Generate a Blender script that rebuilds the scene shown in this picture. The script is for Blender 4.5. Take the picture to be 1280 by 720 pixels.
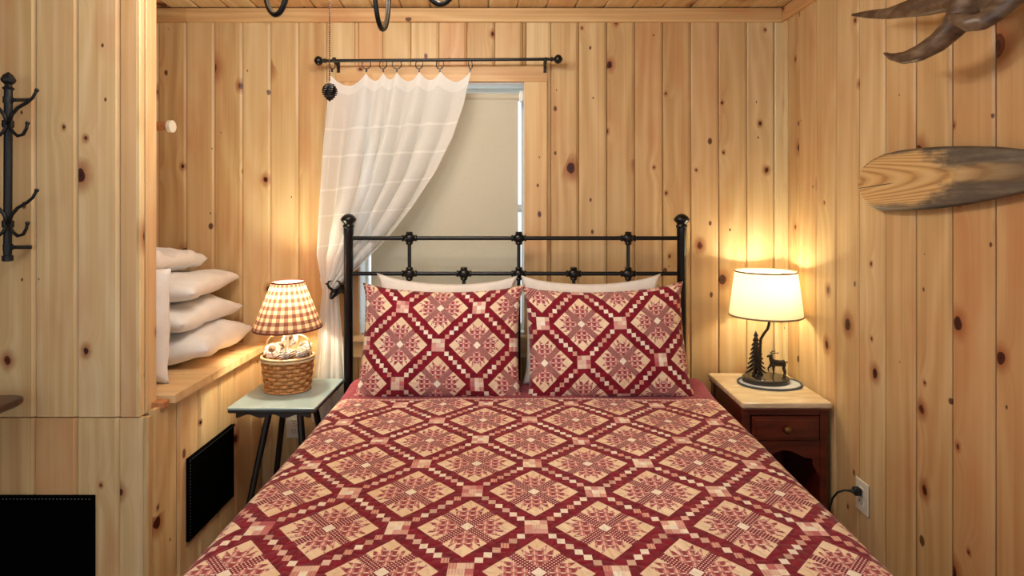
import bpy, math, random
from mathutils import Vector, Matrix, noise

for _o in list(bpy.data.objects):
    bpy.data.objects.remove(_o, do_unlink=True)
SC = bpy.context.scene
COL = SC.collection
R = math.radians
PI = math.pi
random.seed(7)

# ------------------------------------------------------------------ camera
F, VX, VY, H = 700.0, 645.0, 255.0, 1.48        # focal length in px, vanishing point, eye height
cam_d = bpy.data.cameras.new('camera')
cam = bpy.data.objects.new('camera', cam_d)
COL.objects.link(cam)
cam.location = (0, 0, H)
cam.rotation_euler = (PI / 2, 0, 0)
cam_d.sensor_width = 36.0
cam_d.lens = F / 1280 * 36
cam_d.shift_x = (640 - VX) / 1280
cam_d.shift_y = (VY - 360) / 1280
cam_d.clip_start = 0.02
SC.camera = cam


def P(x, y, Y):
    """photo pixel + distance -> world point"""
    return Vector(((x - VX) / F * Y, Y, H - (y - VY) / F * Y))


def C(r, g, b):
    f = lambda c: (c / 255 / 12.92) if c <= 10 else ((c / 255 + .055) / 1.055) ** 2.4
    return (f(r), f(g), f(b), 1)


# ------------------------------------------------------------------ world, exposure
w = bpy.data.worlds.new('daylight')
SC.world = w
w.use_nodes = True
w.node_tree.nodes['Background'].inputs[0].default_value = (0.80, 0.91, 1.0, 1)
w.node_tree.nodes['Background'].inputs[1].default_value = 0.72
SC.view_settings.view_transform = 'Standard'
SC.view_settings.look = 'None'
SC.view_settings.gamma = 1
SC.view_settings.use_curve_mapping = False
SC.view_settings.exposure = 1.02

CHANDELIER_W, LAMP_W, BASKET_W = 36.0, 8.5, 8.0   # lamp powers
WARM = (1.0, 0.93, 0.68)


# ------------------------------------------------------------------ node helper
class E:
    """a float socket with arithmetic"""
    def __init__(s, t, k): s.t, s.k = t, k
    def m(s, op, b=None, c=None):
        n = s.t.nodes.new('ShaderNodeMath'); n.operation = op
        s.t.links.new(s.k, n.inputs[0])
        for i, q in ((1, b), (2, c)):
            if q is None: continue
            if isinstance(q, E): s.t.links.new(q.k, n.inputs[i])
            else: n.inputs[i].default_value = q
        return E(s.t, n.outputs[0])
    def __add__(s, b): return s.m('ADD', b)
    def __sub__(s, b): return s.m('SUBTRACT', b)
    def __mul__(s, b): return s.m('MULTIPLY', b)
    def __truediv__(s, b): return s.m('DIVIDE', b)
    def lt(s, b): return s.m('LESS_THAN', b)
    def gt(s, b): return s.m('GREATER_THAN', b)
    def abs(s): return s.m('ABSOLUTE')
    def floor(s): return s.m('FLOOR')
    def round(s): return s.m('ROUND')
    def frac(s): return s.m('FRACT')
    def inv(s): return s.m('MULTIPLY_ADD', -1.0, 1.0)
    def max(s, b): return s.m('MAXIMUM', b)
    def min(s, b): return s.m('MINIMUM', b)
    def sin(s): return s.m('SINE')
    def pw(s, b): return s.m('POWER', b)


class T:
    """material builder"""
    def __init__(s, name):
        s.mat = bpy.data.materials.new(name); s.mat.use_nodes = True
        s.t = s.mat.node_tree; s.n = s.t.nodes
        s.b = s.n['Principled BSDF']
    def new(s, ty, **kw):
        n = s.n.new(ty)
        for k, v in kw.items(): setattr(n, k, v)
        return n
    def link(s, a, b): s.t.links.new(a.k if isinstance(a, E) else a, b)
    def sep(s, v):
        n = s.new('ShaderNodeSeparateXYZ'); s.link(v, n.inputs[0])
        return [E(s.t, o) for o in n.outputs]
    def comb(s, x, y, z=0.0):
        n = s.new('ShaderNodeCombineXYZ')
        for i, q in enumerate((x, y, z)):
            if isinstance(q, E): s.link(q, n.inputs[i])
            else: n.inputs[i].default_value = q
        return n.outputs[0]
    def coord(s, which='Object'): return s.new('ShaderNodeTexCoord').outputs[which]
    def rnd(s): return E(s.t, s.new('ShaderNodeObjectInfo').outputs['Random'])
    def noise(s, v, scale, detail=2.0, rough=.5, dist=0.0):
        n = s.new('ShaderNodeTexNoise'); s.link(v, n.inputs['Vector'])
        n.inputs['Scale'].default_value = scale; n.inputs['Detail'].default_value = detail
        n.inputs['Roughness'].default_value = rough; n.inputs['Distortion'].default_value = dist
        return E(s.t, n.outputs[0])
    def white(s, v):
        n = s.new('ShaderNodeTexWhiteNoise', noise_dimensions='2D'); s.link(v, n.inputs['Vector'])
        return E(s.t, n.outputs['Value'])
    def mix(s, a, b, f, mode='MIX'):
        n = s.new('ShaderNodeMix', data_type='RGBA', blend_type=mode)
        for i, q in ((6, a), (7, b)):
            if isinstance(q, tuple): n.inputs[i].default_value = q
            else: s.link(q, n.inputs[i])
        if isinstance(f, E): s.link(f, n.inputs[0])
        else: n.inputs[0].default_value = f
        return n.outputs[2]
    def ramp(s, f, stops):
        n = s.new('ShaderNodeValToRGB'); s.link(f, n.inputs[0]); e = n.color_ramp.elements
        while len(e) < len(stops): e.new(.5)
        for q, (p, c) in zip(e, stops): q.position = p; q.color = c
        return n.outputs[0]
    def step(s, f, lo, hi):
        n = s.new('ShaderNodeMapRange', interpolation_type='SMOOTHSTEP'); s.link(f, n.inputs[0])
        for i, q in ((1, lo), (2, hi)):
            if isinstance(q, E): s.link(q, n.inputs[i])
            else: n.inputs[i].default_value = q
        return E(s.t, n.outputs[0])
    def col(s, c):
        if isinstance(c, tuple): s.b.inputs['Base Color'].default_value = c
        else: s.link(c, s.b.inputs['Base Color'])
    def set(s, rough=.5, metal=0.0, spec=.5, coat=0.0, sheen=0.0):
        s.b.inputs['Roughness'].default_value = rough; s.b.inputs['Metallic'].default_value = metal
        s.b.inputs['Specular IOR Level'].default_value = spec
        s.b.inputs['Coat Weight'].default_value = coat; s.b.inputs['Sheen Weight'].default_value = sheen
    def bump(s, h, strength=.3, dist=.01):
        n = s.new('ShaderNodeBump'); n.inputs['Strength'].default_value = strength
        n.inputs['Distance'].default_value = dist
        s.link(h, n.inputs['Height']); s.link(n.outputs[0], s.b.inputs['Normal'])


# ------------------------------------------------------------------ materials
def pine(name, stops, knots=1.0, rough=.42, knot_scale=4.6, gate=.42):
    m = T(name)
    x, y, z = m.sep(m.coord())
    r = m.rnd()
    px = x + r * 17.3
    pz = z + r * 171.0
    wob = m.noise(m.comb(px * 3.0, pz * 1.1), 1.0, 2) - .5
    # knots: sparse cells of a 2D voronoi
    v = m.new('ShaderNodeTexVoronoi', voronoi_dimensions='2D', feature='F1')
    kn = m.noise(m.comb(px, pz), 40.0, 2) - .5
    m.link(m.comb(px * knot_scale * 1.2 + kn * .05, pz * knot_scale * .85 + kn * .05), v.inputs['Vector'])
    v.inputs['Scale'].default_value = 1.0
    d = E(m.t, v.outputs['Distance'])
    cs = m.new('ShaderNodeSeparateColor'); m.link(v.outputs['Color'], cs.inputs[0])
    c1, c2, c3 = [E(m.t, o) for o in cs.outputs]
    on = c1.lt(gate)
    rad = c2.pw(2.6) * .105 + .022
    # grain bends around the knots
    bend = (d * d * -22.0).m('EXPONENT') * on
    gx = px * 1.0 + wob * .020 + bend * .030
    g1 = m.noise(m.comb(gx * 46.0, pz * .55), 1.0, 3, .55)
    g2 = m.noise(m.comb(gx * 170.0, pz * 1.6), 1.0, 2, .6)
    cath = ((gx * 75.0 + m.noise(m.comb(px * 5.0, pz * .8), 1.0, 1) * 26.0).sin() * .5 + .5).pw(1.6)
    f = g1 * .56 + g2 * .20 + cath * .17 + (r * 7.31).frac() * .36 - .14
    base = m.ramp(f, stops)
    # colour of the whole board differs from board to board
    warm = m.step((r * 13.7).frac(), .45, 1.0) * .5
    base = m.mix(base, C(202, 138, 90), warm * .75)
    # faint reddish streaks
    st = m.step(m.noise(m.comb(px * 24.0, pz * .35, 7.0), 1.0, 2), .60, .78)
    base = m.mix(base, C(176, 112, 62), st * .34)
    blush = m.step(m.noise(m.comb(px * 5.0, pz * 1.6, 3.0), 1.0, 3, .6), .48, .75)
    base = m.mix(base, C(190, 118, 72), blush * .40)
    if knots:
        halo = m.step(d, rad * 3.4, rad * .9) * on
        base = m.mix(base, C(150, 82, 40), halo * .75 * knots)
        ring = m.step(d, rad * 1.12, rad * .90) * on
        rings = ((d / rad) * 11.0).sin() * .5 + .5
        kc = m.mix(C(70, 26, 14), C(112, 52, 26), rings * (c3.gt(.5)))
        base = m.mix(base, kc, ring * knots)
        core = m.step(d, rad * .55, rad * .2) * on
        base = m.mix(base, C(40, 14, 10), core * .7 * knots)
        # small pin knots
        v2 = m.new('ShaderNodeTexVoronoi', voronoi_dimensions='2D', feature='F1')
        m.link(m.comb(px * 9.0 + 31.0, pz * 5.5), v2.inputs['Vector']); v2.inputs['Scale'].default_value = 1.0
        cs2 = m.new('ShaderNodeSeparateColor'); m.link(v2.outputs['Color'], cs2.inputs[0])
        pr2 = E(m.t, cs2.outputs[1]).pw(1.8) * .085 + .022
        pin = m.step(E(m.t, v2.outputs['Distance']) + kn * .05, pr2 * 1.15, pr2 * .7) * E(m.t, cs2.outputs[0]).lt(.20)
        base = m.mix(base, C(78, 32, 18), pin * .9 * knots)
    m.col(base)
    m.set(rough, spec=.32)
    m.bump(g2 * .5 + g1 * .5, .12, .003)
    return m.mat


PINE = pine('knotty_pine', [(0.12, C(180, 138, 88)), (0.40, C(202, 168, 116)), (0.62, C(214, 184, 134)), (0.92, C(226, 204, 160))])
PINE_TRIM = pine('pine_trim', [(0.2, C(182, 136, 86)), (0.5, C(208, 168, 114)), (0.85, C(224, 194, 142))], gate=.12)
PINE_PALE = pine('pale_pine', [(0.2, C(194, 160, 108)), (0.5, C(218, 190, 138)), (0.85, C(232, 212, 166))], gate=.20)


def plain(name, c, rough=.5, metal=0.0, var=.12, scale=30.0, bump=0.0, spec=.5, sheen=0.0, c2=None, coat=0.0):
    m = T(name)
    n = m.noise(m.coord(), scale, 3)
    d = c2 or tuple(q * (1 - var) for q in c[:3]) + (1,)
    m.col(m.mix(c, d, m.step(n, .35, .65)))
    m.set(rough, metal, spec, coat, sheen)
    if bump: m.bump(n, bump, .004)
    return m.mat


IRON = plain('black_iron', C(9, 8, 8), .30, .15, .4, 60, .05)
IRON_MATTE = plain('matte_black_iron', C(18, 18, 20), .5, .2, .4, 90, .12)
BRONZE = plain('dark_bronze', C(40, 27, 20), .42, .3, .4, 60, .06)
BLACKMESH = None
WHITE_PLASTIC = plain('white_plastic', C(228, 222, 205), .35, 0, .04)
WHITE_PAINT = plain('white_paint', C(225, 225, 220), .5, 0, .05)
DARK = plain('dark_hole', C(20, 14, 12), .8)
COTTON = plain('white_cotton', C(232, 229, 224), .85, 0, .04, 25, .12, sheen=.2)
COTTON_WARM = plain('cream_cotton', C(236, 228, 216), .85, 0, .05, 25, .12, sheen=.2)
BRASS = plain('old_brass', C(120, 88, 48), .4, .8, .3)
PLUG = plain('black_plastic', C(18, 18, 19), .45)
SLATE = plain('grey_green_paint', C(148, 168, 168), .38, 0, .12, 8, .03, c2=C(132, 152, 152))
DARKWOOD = plain('black_brown_wood', C(30, 24, 20), .4, 0, .4, 40)
DOILY = plain('grey_felt', C(188, 188, 190), .9, 0, .10, 80, .3)
DOILY_RIM = plain('dark_grey_felt', C(78, 80, 86), .9, 0, .15, 80, .3)
FLOORW = plain('floor_wood', C(150, 100, 58), .4, 0, .3, 6)
BACKING = plain('groove_dark', C(120, 78, 44), .8)
HORN = None
ENDGRAIN = plain('pine_end_grain', C(184, 120, 70), .6, 0, .2, 60)


def mahogany(name, a, b):
    m = T(name)
    x, y, z = m.sep(m.coord())
    g = m.noise(m.comb(x * 9.0, y * 40.0, z * 40.0), 1.0, 3)
    m.col(m.mix(a, b, m.step(g, .3, .7))); m.set(.34, coat=.25)
    return m.mat


MAHOG = mahogany('red_mahogany', C(100, 34, 20), C(70, 20, 13))
NSTOP = mahogany('worn_lamplit_table_top', C(222, 204, 172), C(196, 168, 128))  # lighter worn wood, with the lamp's reflection put into the pale beige


def patchwork(name, D, plain_from=None):
    """bear-paw blocks set on point, dark sashing with chains of small squares, nine-patch corners; UV in metres"""
    m = T(name)
    c = D / 18
    u, v, _ = m.sep(m.coord('UV'))
    x, y = u / c, v / c
    wv = m.comb(u, v)
    a, b = (x + y) / 18.0, (x - y) / 18.0
    ga, gb = (a.frac() - .5).abs(), (b.frac() - .5).abs()
    big, small = ga.max(gb), ga.min(gb)
    block = big.lt(.361)
    U = .1032
    mx, mn = big / U, small / U
    # cell random
    rnd = m.white(m.comb(x.round(), y.round()))
    rnd2 = m.white(m.comb(x.round() + 57.0, y.round() + 13.0))
    n1 = m.noise(wv, 26.0, 3); n2 = m.noise(wv, 7.0, 2)
    red = m.mix(C(140, 20, 42), C(116, 14, 32), m.step(n1, .35, .65))
    red = m.mix(red, C(140, 42, 50), m.step(n2, .5, .8) * .5)
    light = m.mix(C(246, 224, 192), C(238, 210, 174), m.step(n2, .35, .65))
    cream = C(250, 240, 222)
    # printed fabrics
    dx, dy = (a * 34.0).frac() - .5, (b * 34.0).frac() - .5
    dots = (dx * dx + dy * dy).lt(.075)
    dotted = m.mix(C(134, 32, 46), C(240, 214, 196), dots)
    s1 = (x / 1.25).frac().lt(.42); s2 = (y / 1.05).frac().lt(.40)
    s3 = ((x / 1.25) + .4).frac().lt(.16); s4 = ((y / 1.05) + .7).frac().lt(.22)
    plaid = m.mix(C(214, 142, 132), C(136, 30, 46), s1 * .8)
    plaid = m.mix(plaid, C(150, 40, 54), s2 * .62)
    plaid = m.mix(plaid, C(246, 226, 208), s3 * s4.inv() * .7)
    plaid = m.mix(plaid, C(246, 228, 212), (s1 * s4) * .9)
    stripe = m.mix(C(226, 176, 152), C(176, 84, 84), ((x * 2.6).frac().lt(.3)) * .7)
    # bear-paw block
    arm = mn.lt(.52)
    core = mx.lt(.5)
    outer = mx.gt(2.15)
    tip = mn.gt(2.15)
    pa = mx.m('MULTIPLY_ADD', -1 / 1.2, 3.5 / 1.2)
    pb = ((mn - .5) / .83).frac().inv()
    claw = outer * pa.gt(pb)
    blk = m.mix(plaid, light, outer)
    blk = m.mix(blk, plaid, claw)
    blk = m.mix(blk, light, tip)
    blk = m.mix(blk, dotted, arm)
    blk = m.mix(blk, cream, core)
    # sashing
    ra, rb = a - a.round(), b - b.round()
    ii, jj = ((ra + rb) * 9.0).round().abs(), ((ra - rb) * 9.0).round().abs()
    chain = (ii - jj).abs().lt(.5) * ii.gt(1.5)
    nine = ii.lt(1.5) * jj.lt(1.5)
    cc = m.ramp(rnd, [(0, cream), (.52, C(248, 234, 214)), (.55, C(226, 184, 168)), (.72, C(232, 196, 180)), (.75, C(200, 160, 138)), (1, C(236, 208, 190))])
    cc = m.mix(cc, stripe, rnd2.gt(.72))
    nc = m.ramp(rnd, [(0, C(248, 232, 208)), (.34, C(244, 222, 198)), (.37, C(214, 150, 142)), (.66, C(226, 176, 164)), (.70, C(190, 100, 104)), (.85, C(200, 116, 116)), (.88, C(240, 214, 190)), (1, C(240, 214, 190))])
    nc = m.mix(nc, cream, (ii + jj).lt(.5))
    nc = m.mix(nc, stripe, rnd2.gt(.72) * .6)
    sash = m.mix(red, cc, chain)
    sash = m.mix(sash, nc, nine)
    out = m.mix(sash, blk, block)
    if plain_from is not None:
        rose = m.mix(C(150, 62, 74), C(136, 50, 62), m.step(n1, .35, .65))
        out = m.mix(out, rose, v.gt(plain_from))
        teeth = (u * 55.0).frac().lt(.55)
        band = v.gt(plain_from - .016) * v.lt(plain_from)
        out = m.mix(out, m.mix(C(222, 186, 168), C(160, 72, 80), teeth * .5), band)
    m.col(out)
    m.set(.88, spec=.2, sheen=.15)
    # puckered quilting: meandering stitch lines
    wn = m.noise(wv, 30.0, 2, .5)
    warp = m.comb(u + (wn - .5) * .03, v + (m.noise(m.comb(v, u, 3.0), 30.0, 2) - .5) * .03)
    vo = m.new('ShaderNodeTexVoronoi', voronoi_dimensions='2D', feature='DISTANCE_TO_EDGE')
    m.link(warp, vo.inputs['Vector']); vo.inputs['Scale'].default_value = 30.0
    puff = m.step(E(m.t, vo.outputs['Distance']), 0.0, .30)
    m.bump(puff + m.noise(wv, 500.0, 1) * .04, .42, .006)
    return m.mat


# ------------------------------------------------------------------ mesh builder
class MB:
    def __init__(s): s.v, s.f, s.uv = [], [], {}
    def add(s, vs, fs):
        o = len(s.v); s.v += [tuple(q) for q in vs]; s.f += [tuple(i + o for i in f) for f in fs]
        return s
    def box(s, a, b):
        (x0, y0, z0), (x1, y1, z1) = a, b
        return s.add([(x0, y0, z0), (x1, y0, z0), (x1, y1, z0), (x0, y1, z0), (x0, y0, z1), (x1, y0, z1), (x1, y1, z1), (x0, y1, z1)],
                     [(0, 3, 2, 1), (4, 5, 6, 7), (0, 1, 5, 4), (1, 2, 6, 5), (2, 3, 7, 6), (3, 0, 4, 7)])
    def rbox(s, a, b, r=.004):
        """box with chamfered edges"""
        (x0, y0, z0), (x1, y1, z1) = a, b
        ring = lambda i: [(x0 + i, y0 + r), (x0 + r, y0 + i), (x1 - r, y0 + i), (x1 - i, y0 + r), (x1 - i, y1 - r), (x1 - r, y1 - i), (x0 + r, y1 - i), (x0 + i, y1 - r)]
        lev = [(z0, r), (z0 + r, 0), (z1 - r, 0), (z1, r)]
        vs = []
        for z, i in lev:
            if i: q = [(x0 + i, y0 + i + r * .0), (x0 + i, y0 + i), (x1 - i, y0 + i), (x1 - i, y0 + i), (x1 - i, y1 - i), (x1 - i, y1 - i), (x0 + i, y1 - i), (x0 + i, y1 - i)]
            else: q = ring(0)
            vs += [(X, Y, z) for X, Y in q]
        fs = [tuple(range(7, -1, -1)), tuple(24 + k for k in range(8))]
        for l in range(3):
            for k in range(8):
                k2 = (k + 1) % 8
                fs.append((l * 8 + k, l * 8 + k2, l * 8 + 8 + k2, l * 8 + 8 + k))
        return s.add(vs, fs)
    def tube(s, path, rad, n=8, closed=False, sx=1.0, sy=1.0, up=None):
        path = [Vector(q) for q in path]; L = len(path)
        if not hasattr(rad, '__len__'): rad = [rad] * L
        vs, fs = [], []
        prev = None
        for i, p in enumerate(path):
            if closed: t = path[(i + 1) % L] - path[i - 1]
            else: t = path[min(i + 1, L - 1)] - path[max(i - 1, 0)]
            t.normalize()
            if prev is None:
                a = Vector(up) if up else (Vector((0, 0, 1)) if abs(t.z) < .9 else Vector((1, 0, 0)))
                nx = a.cross(t).normalized()
            else:
                nx = prev - t * prev.dot(t)
                nx = nx.normalized() if nx.length > 1e-6 else t.orthogonal().normalized()
            prev = nx; ny = t.cross(nx)
            for k in range(n):
                A = 2 * PI * k / n
                vs.append(p + (nx * math.cos(A) * sx + ny * math.sin(A) * sy) * rad[i])
        for i in range(L if closed else L - 1):
            j = (i + 1) % L
            for k in range(n):
                k2 = (k + 1) % n
                fs.append((i * n + k, i * n + k2, j * n + k2, j * n + k))
        if not closed:
            fs.append(tuple(range(n - 1, -1, -1))); fs.append(tuple((L - 1) * n + k for k in range(n)))
        return s.add(vs, fs)
    def lathe(s, prof, c=(0, 0, 0), n=24, sx=1.0, sy=1.0, cap=True):
        vs, fs = [], []
        for r, z in prof:
            for k in range(n):
                A = 2 * PI * k / n
                vs.append((c[0] + r * math.cos(A) * sx, c[1] + r * math.sin(A) * sy, c[2] + z))
        for i in range(len(prof) - 1):
            for k in range(n):
                k2 = (k + 1) % n
                fs.append((i * n + k, i * n + k2, (i + 1) * n + k2, (i + 1) * n + k))
        if cap:
            fs.append(tuple(range(n - 1, -1, -1))); fs.append(tuple((len(prof) - 1) * n + k for k in range(n)))
        return s.add(vs, fs)
    def prism(s, poly, y0, y1):
        """polygon in (x, z) pushed from y0 to y1"""
        n = len(poly)
        vs = [(x, y0, z) for x, z in poly] + [(x, y1, z) for x, z in poly]
        fs = [tuple(range(n)), tuple(range(2 * n - 1, n - 1, -1))]
        fs += [(k, k + n, (k + 1) % n + n, (k + 1) % n) for k in range(n)]
        return s.add(vs, fs)
    def xf(s, M):
        s.v = [tuple(M @ Vector(q)) for q in s.v]; return s
    def build(s, name, mat, parent=None, smooth=False, loc=None, angle=None):
        me = bpy.data.meshes.new(name); me.from_pydata(s.v, [], s.f); me.update()
        me.materials.append(mat)
        if smooth:
            for p in me.polygons: p.use_smooth = True
            if angle: me.set_sharp_from_angle(angle=R(angle))
        o = bpy.data.objects.new(name, me); COL.objects.link(o)
        if parent is not None: o.parent = parent
        if loc is not None: o.location = loc
        return o


def fixn(o):
    import bmesh
    bm = bmesh.new(); bm.from_mesh(o.data); bmesh.ops.recalc_face_normals(bm, faces=bm.faces); bm.to_mesh(o.data); bm.free()
    return o


def tag(o, label, cat, group=None):
    o['label'] = label; o['category'] = cat
    if group: o['group'] = group
    return o


def thing(name, label, cat, loc=(0, 0, 0), rz=0.0, group=None):
    o = bpy.data.objects.new(name, None); COL.objects.link(o)
    o.location = loc; o.rotation_euler = (0, 0, rz); o.empty_display_size = .05
    return tag(o, label, cat, group)


def struct(o):
    o['kind'] = 'structure'; return o


def axes(o, org, ax, ay, az):
    M = Matrix.Identity(4)
    for i, q in enumerate((ax, ay, az)):
        for k in range(3): M[k][i] = q[k]
    for k in range(3): M[k][3] = org[k]
    o.matrix_world = M
    return o


_cache = {}


def plank(parent, w_, L, org, ax, ay, az, mat=None, t=.019, cham=.0075, gap=.0013, name='plank', jitter=.0012, bevel=False):
    """board: local x across, y into the wall (front face y=0), z along; V-grooved long edges"""
    mat = mat or PINE
    key = (round(w_, 4), round(L, 4), t, cham, gap, mat.name, bevel)
    if key not in _cache:
        x0, x1 = gap, w_ - gap
        cl, cr_ = (cham * .5, cham * 1.6) if bevel else (cham, cham)
        pr = [(x0, t), (x0, cl * .75), (x0 + cl, 0), (x1 - cr_, 0), (x1, cr_ * .55), (x1, t)]
        n = len(pr)
        vs = [(x, y, 0) for x, y in pr] + [(x, y, L) for x, y in pr]
        fs = [tuple(range(n - 1, -1, -1)), tuple(range(n, 2 * n))] + [(k, (k + 1) % n, (k + 1) % n + n, k + n) for k in range(n)]
        me = bpy.data.meshes.new(name); me.from_pydata(vs, [], fs); me.update(); me.materials.append(mat)
        _cache[key] = me
    o = bpy.data.objects.new(name, _cache[key]); COL.objects.link(o)
    j = random.uniform(0, jitter)
    org = Vector(org) + Vector(ay) * j
    o.parent = parent
    return axes(o, org, ax, ay, az)


X_, Y_, Z_ = Vector((1, 0, 0)), Vector((0, 1, 0)), Vector((0, 0, 1))

# ------------------------------------------------------------------ room shell
YB, XR, XN, ZC = 2.72, 1.30, -2.25, 2.43       # back wall, right wall, nook side wall, ceiling
YP, YP2, XP, XB = 1.88, 1.965, -1.263, -1.23    # partition front/back and its end, bench side
ZB = .765                                        # top of the bench box
WX0, WX1, WZ0, WZ1 = -.757, .039, .85, 2.065     # window opening

floor = struct(MB().box((-2.8, -4.0, -.05), (1.4, 2.95, 0)).build('floor', FLOORW))
wb = MB()
y0, y1 = YB + .019, YB + .16
wb.box((-2.4, y0, 0), (WX0 - .02, y1, 2.6)).box((WX1 + .02, y0, 0), (1.45, y1, 2.6))
wb.box((WX0 - .02, y0, 0), (WX1 + .02, y1, WZ0 - .02)).box((WX0 - .02, y0, WZ1 + .02), (WX1 + .02, y1, 2.6))
wall_back = struct(wb.build('wall_back', BACKING))
PW = .1362
x = -1.6014 - 5 * PW
while x < XR:
    xa, xb = max(x, XN), min(x + PW, XR)
    cuts = [xa] + [q for q in (WX0 - .01, WX1 + .01) if xa + .004 < q < xb - .004] + [xb]
    for p, q in zip(cuts, cuts[1:]):
        if q - p < .012: continue
        mid = (p + q) / 2
        if WX0 - .01 < mid < WX1 + .01:
            plank(wall_back, q - p, WZ0 - .03, (p, YB, 0), X_, Y_, Z_)
            plank(wall_back, q - p, ZC - WZ1 - .01, (p, YB, WZ1 + .01), X_, Y_, Z_, bevel=True)
        else:
            plank(wall_back, q - p, ZC, (p, YB, 0), X_, Y_, Z_, bevel=True)
    x += PW

wall_right = struct(MB().box((XR + .019, -.7, 0), (XR + .15, YB + .16, 2.6)).build('wall_right', BACKING))
y = 2.731
PR = .151
while y > .2:
    wdt = min(PR, y - .2)
    yt = min(y, YB)
    plank(wall_right, yt - (y - wdt), ZC, (XR, yt, 0), -Y_, X_, Z_)
    y -= PR

wl = MB().box((-2.8, YP + .019, ZB), (XP - .019, YP2 - .012, 2.6))
wall_left = struct(wl.build('wall_left', BACKING))
wall_nook = struct(MB().box((XN - .15, YP2 - .012, 0), (XN - .019, YB + .16, 2.6)).build('wall_nook', BACKING))
seams = [-1.332 - .141 * k for k in range(0, 10)]
edges = [XP] + seams
for a, b in zip(edges, edges[1:]):
    plank(wall_left, a - b, ZC - ZB, (b, YP, ZB), X_, Y_, Z_, bevel=True)
# end of the partition: narrow strip and corner board, and the boards of its inner face
plank(wall_left, .028, ZC - ZB, (XP, YP, ZB), Y_, -X_, Z_, PINE_PALE, cham=.003, name='end_strip')
plank(wall_left, YP2 - YP - .028, ZC - ZB, (XP + .004, YP + .028, ZB), Y_, -X_, Z_, PINE_PALE, t=.023, cham=.003, name='corner_board')
for k in range(6):
    plank(wall_left, .141, ZC - .81, (XP - .02 - .141 * k, YP2, .81), -X_, -Y_, Z_, t=.012)
for k in range(5):
    plank(wall_nook, .151, ZC - .81, (XN, YP2 + .151 * k, .81), Y_, -X_, Z_)
wall_side = struct(MB().box((-2.95, -.7, 0), (-2.8, YP + .1, 2.6)).build('wall_far_left', BACKING))

ceiling = struct(MB().box((-2.95, -.7, ZC + .019), (1.45, YB + .16, 2.6)).build('ceiling', BACKING))
cd = Vector((.081, -1, 0)).normalized()            # the ceiling boards run a little askew
cx = Vector((1, .081, 0)).normalized()
for k in range(-8, 27):
    plank(ceiling, .1395, 2.6, (-1.685 + .14 * k, YB + .12, ZC), cx, Z_, cd)

# crown boards
trim1 = struct(bpy.data.objects.new('trim_1', None)); COL.objects.link(trim1)
plank(trim1, .068, .66, (XN, YB - .02, 2.427), -Z_, Y_, X_, PINE_TRIM, t=.02, cham=.003, name='crown_board')
plank(trim1, .068, XR - XN - .66 - .02, (XN + .66, YB - .02, 2.427), -Z_, Y_, X_, PINE_TRIM, t=.02, cham=.003, name='crown_board')
trim2 = struct(bpy.data.objects.new('trim_2', None)); COL.objects.link(trim2)
plank(trim2, .068, 2.5, (XR - .02, YB - .001, 2.427), -Z_, X_, -Y_, PINE_TRIM, t=.02, cham=.003, name='crown_board')
# corner strips
trim3 = struct(bpy.data.objects.new('trim_3', None)); COL.objects.link(trim3)
plank(trim3, .045, 2.358, (XR - .047, YB - .012, 0), X_, Y_, Z_, PINE_PALE, t=.012, cham=.003, name='corner_strip')
plank(trim3, .035, 2.358, (XR - .012, YB - .012, 0), -Y_, X_, Z_, PINE_PALE, t=.012, cham=.003, name='corner_strip')

# ------------------------------------------------------------------ window
win = struct(bpy.data.objects.new('window_1', None)); COL.objects.link(win)
cw, ct = .112, .02
plank(win, .078, WX1 - WX0 + 2 * cw, (WX0 - cw, YB - ct, WZ1 + .082), -Z_, Y_, X_, PINE_TRIM, t=ct, cham=.003, name='head_casing')
plank(win, cw, WZ1 - WZ0 + .004, (WX0 - cw, YB - ct, WZ0), X_, Y_, Z_, PINE_TRIM, t=ct, cham=.003, name='side_casing')
plank(win, cw, WZ1 - WZ0 + .004, (WX1, YB - ct, WZ0), X_, Y_, Z_, PINE_TRIM, t=ct, cham=.003, name='side_casing')
plank(win, .085, WX1 - WX0 + 2 * cw + .06, (WX0 - cw - .03, YB - .058, WZ0), Y_, -Z_, X_, PINE_PALE, t=.024, cham=.005, name='sill')
plank(win, .085, WX1 - WX0 + 2 * cw, (WX0 - cw, YB - ct, WZ0 - .026), -Z_, Y_, X_, PINE_PALE, t=ct, cham=.003, name='apron')
MB().box((WX0 - .02, YB, WZ0 - .02), (WX0, YB + .16, WZ1 + .02)).build('jamb', WHITE_PAINT, win)
MB().box((WX1, YB, WZ0 - .02), (WX1 + .02, YB + .16, WZ1 + .02)).build('jamb', WHITE_PAINT, win)
MB().box((WX0, YB, WZ1), (WX1, YB + .16, WZ1 + .02)).build('head_jamb', WHITE_PAINT, win)
MB().box((WX0, YB + .03, WZ0 - .02), (WX1, YB + .16, WZ0)).build('bottom_jamb', WHITE_PAINT, win)
zm = (WZ0 + WZ1) / 2
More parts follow.
